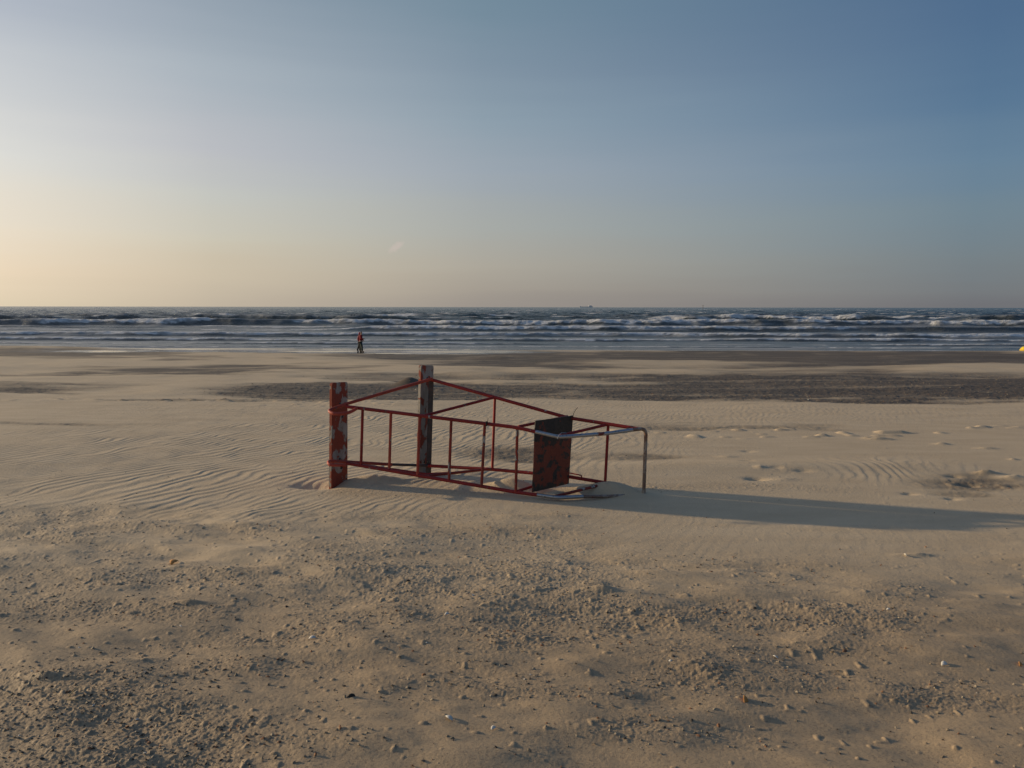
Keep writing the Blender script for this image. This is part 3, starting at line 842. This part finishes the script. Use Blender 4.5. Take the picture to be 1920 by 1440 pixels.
bm = bmesh.new(); add_tube(bm, [Vector((qx, DB, SEA_Z - 1)), Vector((qx, DB, SEA_Z + 1)), Vector((qx, DB, SEA_Z + 8))], [1.2, .7, .35], 8); link_mesh('post', bm, DARKBAR, bea)
bm = bmesh.new(); add_tube(bm, [Vector((qx, DB, SEA_Z + 8)), Vector((qx, DB, SEA_Z + 8.6)), Vector((qx, DB, SEA_Z + 10.5))], [.5, 1.0, .1], 8); link_mesh('topmark', bm, DARKBAR, bea)

# ------------------------------------------------------------------ shells, stones and litter
def shell_bm(bm, p, s, yaw, tilt, ridged=True):
    """one valve of a cockle: a domed, ribbed fan"""
    R = Matrix.Translation(p) @ Matrix.Rotation(yaw, 4, 'Z') @ Matrix.Rotation(tilt, 4, 'X')
    nr_, na = 4, 9
    g = []
    for i in range(nr_ + 1):
        r = i / nr_
        row = []
        for j in range(na + 1):
            a = math.radians(-75 + 150 * j / na)
            rr = r * s * (1 - .12 * (a ** 2) * .3) * (1 + (.04 if j % 2 else 0))
            x_, y_ = math.sin(a) * rr, math.cos(a) * rr - s * .45
            z_ = s * .42 * (1 - ((x_ / s) ** 2 + ((y_ + .02 * s) / s) ** 2) * 1.2) + (.02 * s if j % 2 else 0)
            row.append(bm.verts.new(R @ Vector((x_, y_, max(z_, -.02)))))
        g.append(row)
    for i in range(nr_):
        for j in range(na): bm.faces.new((g[i][j], g[i][j + 1], g[i + 1][j + 1], g[i + 1][j]))
def shell_mat(name, c):
    m = Mat(name); n = m.noise(60, 4, .6)
    return m.done(m.mix(n, tuple(v * .6 for v in c), c), .75, 0.0, None, .2)
SH_W = shell_mat('white_shell', (.75, .70, .62)); SH_O = shell_mat('orange_shell', (.62, .30, .10)); SH_B = shell_mat('brown_shell', (.22, .12, .07)); SH_D = shell_mat('dark_shell', (.05, .045, .04))

def gpt(px, py):
    r = ray(px, py); d = H * r.y / -r.z
    for _ in range(8): d = (H - float(base_z(d))) * r.y / -r.z
    x_ = r.x / r.y * d
    for _ in range(3):
        gz = ground(x_, d)
        d = (H - gz) * r.y / -r.z; x_ = r.x / r.y * d
    return Vector((x_, d, gz))

for (px, py, s, mt, yaw, tilt, lab) in [
    (1396, 1313, .030, SH_O, 1.2, .9, 'orange cockle shell standing on edge, bright against the sand lower right of centre'),
    (1770, 1246, .024, SH_W, .4, .6, 'pale shell with brown underside casting a long shadow on the right sand'),
    (1454, 1233, .020, SH_W, 2.0, .3, 'flat white shell lying alone in the sand below the chair shadow'),
    (1584, 1222, .018, SH_B, .3, .8, 'small dark brown shell, half buried, among smooth right hand sand'),
    (1912, 1246, .022, SH_O, .9, .8, 'tan shell tilted up at the right edge of the beach'),
    (586, 1197, .020, SH_W, .2, .5, 'grey white shell lump in the rough sand left of centre'),
    (326, 1056, .045, SH_O, 1.4, .25, 'broad buff shell half hidden by a low ridge of sand on the left'),
    (838, 1152, .017, SH_W, .6, .6, 'small white shell with reddish edge, middle of the foreground'),
    (842, 1348, .026, SH_W, 2.2, .3, 'long whitish shell lying near the lower middle of the beach'),
    (925, 1366, .017, SH_W, .9, .4, 'little round white shell just right of the long whitish one'),
    (1697, 1041, .018, SH_W, 1.6, 1.1, 'white shell standing upright on a tuft of crusted sand at right'),
    (658, 1306, .020, SH_D, .5, 1.35, 'pointed black shell shard sticking up from the sand'),
    (765, 1090, .016, SH_D, .3, .6, 'small blackish shell beside the rough sand in the middle distance'),
    (1666, 1143, .015, SH_W, .1, .4, 'tiny white shell alone on smooth sand at right'),
    (1649, 863, .020, SH_W, 1.0, 1.0, 'small white feather like shell behind the ripples on the right')]:
    p = gpt(px, py)
    bm = bmesh.new()
    shell_bm(bm, p + Vector((0, 0, s * .1)), s, yaw, tilt)
    o = link_mesh('shell', bm, mt)
    sm = o.modifiers.new('thickness', 'SOLIDIFY'); sm.thickness = s * .07
    o['label'] = lab; o['category'] = 'shell'; o['group'] = 'shells lying in the foreground sand'

STRAW = shell_mat('straw', (.55, .42, .22))
for (a_, b_, lab) in [((127, 1306), (149, 1286), 'thin straw stalk sticking up out of the sand at lower left'),
                      ((118, 1311), (148, 1313), 'pale flat straw lying beside the upright stalk at lower left')]:
    p0, p1 = gpt(*a_), at(b_[0], b_[1], gpt(*a_).y + (.02 if b_[1] < 1300 else -.02))
    bm = bmesh.new(); add_tube(bm, [p0 - Vector((0, 0, .005)), (p0 + p1) / 2 + Vector((0, 0, .002)), p1], [.0022, .002, .001], 6)
    o = link_mesh('straw', bm, STRAW); o['label'] = lab; o['category'] = 'straw'

# shell grit and small stones: far too many to count
me_parts = {'v': [], 'f': [], 'm': []}
def scatter(n, ulo, uhi, vlo, vhi, smin, smax, keep):
    us = rng.uniform(ulo, uhi, n); vs = rng.uniform(vlo, vhi, n)
    up_ = -(vs - 720) / F
    ry = math.cos(TH) + up_ * math.sin(TH); rz = -math.sin(TH) + up_ * math.cos(TH)
    d = H * ry / -rz
    for _ in range(8): d = (H - base_z(d)) * ry / -rz
    x_ = (us - 960) / F / ry * d
    z_, dmp, rgh, wt, _s = terrain_z(x_[None, :], d[None, :])
    w = (rgh * .9 + dmp * .7 + .05)[0]
    ok = (rng.random(n) < w * keep) & (wt[0] < .3)
    return x_[ok], d[ok], z_[0][ok], rng.uniform(0, 1, n)[ok] ** 2.5 * (smax - smin) + smin
base = [(1, 0, 0), (.5, .8, .05), (-.6, .75, 0), (-1, -.1, .05), (-.45, -.8, 0), (.6, -.7, .03), (.25, .15, .62), (-.3, -.05, .5)]
basef = [(0, 1, 6), (1, 2, 7), (1, 7, 6), (2, 3, 7), (3, 4, 7), (4, 5, 6), (4, 6, 7), (5, 0, 6)]
vs_, fs_, ms_ = [], [], []
cnt = 0
for args in [(26000, -60, 1980, 985, 1460, .0022, .011, .55), (9000, -60, 1980, 840, 990, .003, .010, .45), (9000, 300, 1980, 700, 760, .006, .022, .5), (2500, 300, 1980, 660, 700, .010, .03, .3)]:
    xs_, ds_, zs_, sz = scatter(*args)
    for i in range(len(xs_)):
        a = rng.uniform(0, 6.28); c, s = math.cos(a), math.sin(a); S = sz[i]
        tx, ty = rng.normal(0, .35, 2); e = rng.uniform(.5, 1.1)
        for (bx_, by_, bz_) in base:
            px_, py_, pz_ = bx_ * S, by_ * S * e, bz_ * S
            vs_.append((xs_[i] + px_ * c - py_ * s, ds_[i] + px_ * s + py_ * c, zs_[i] + pz_ + tx * px_ + ty * py_ + S * .05))
        for f in basef: fs_.append(tuple(k + cnt for k in f))
        ms_.extend([int(rng.choice(4, p=[.40, .30, .12, .18]))] * len(basef))
        cnt += len(base)
me = bpy.data.meshes.new('shell_grit')
me.from_pydata(vs_, [], fs_)
GR = [shell_mat('grit_sand', (.30, .235, .16)), shell_mat('grit_buff', (.42, .34, .24)), shell_mat('grit_rust', (.30, .15, .08)), shell_mat('grit_dark', (.09, .075, .06))]
GR[0:0] = []
for g_ in GR: me.materials.append(g_)
me.materials.append(SH_W)
ms_ = np.array(ms_); wsel = rng.random(len(ms_) // len(basef)) < .01
ms_ = np.where(np.repeat(wsel, len(basef)), 4, ms_)
me.polygons.foreach_set('material_index', ms_.astype(np.int32))
go = bpy.data.objects.new('shell_grit', me); C.objects.link(go)
go['kind'] = 'stuff'; go['label'] = 'broken shell grit and pebbles strewn over crusted sand'; go['category'] = 'shell grit'
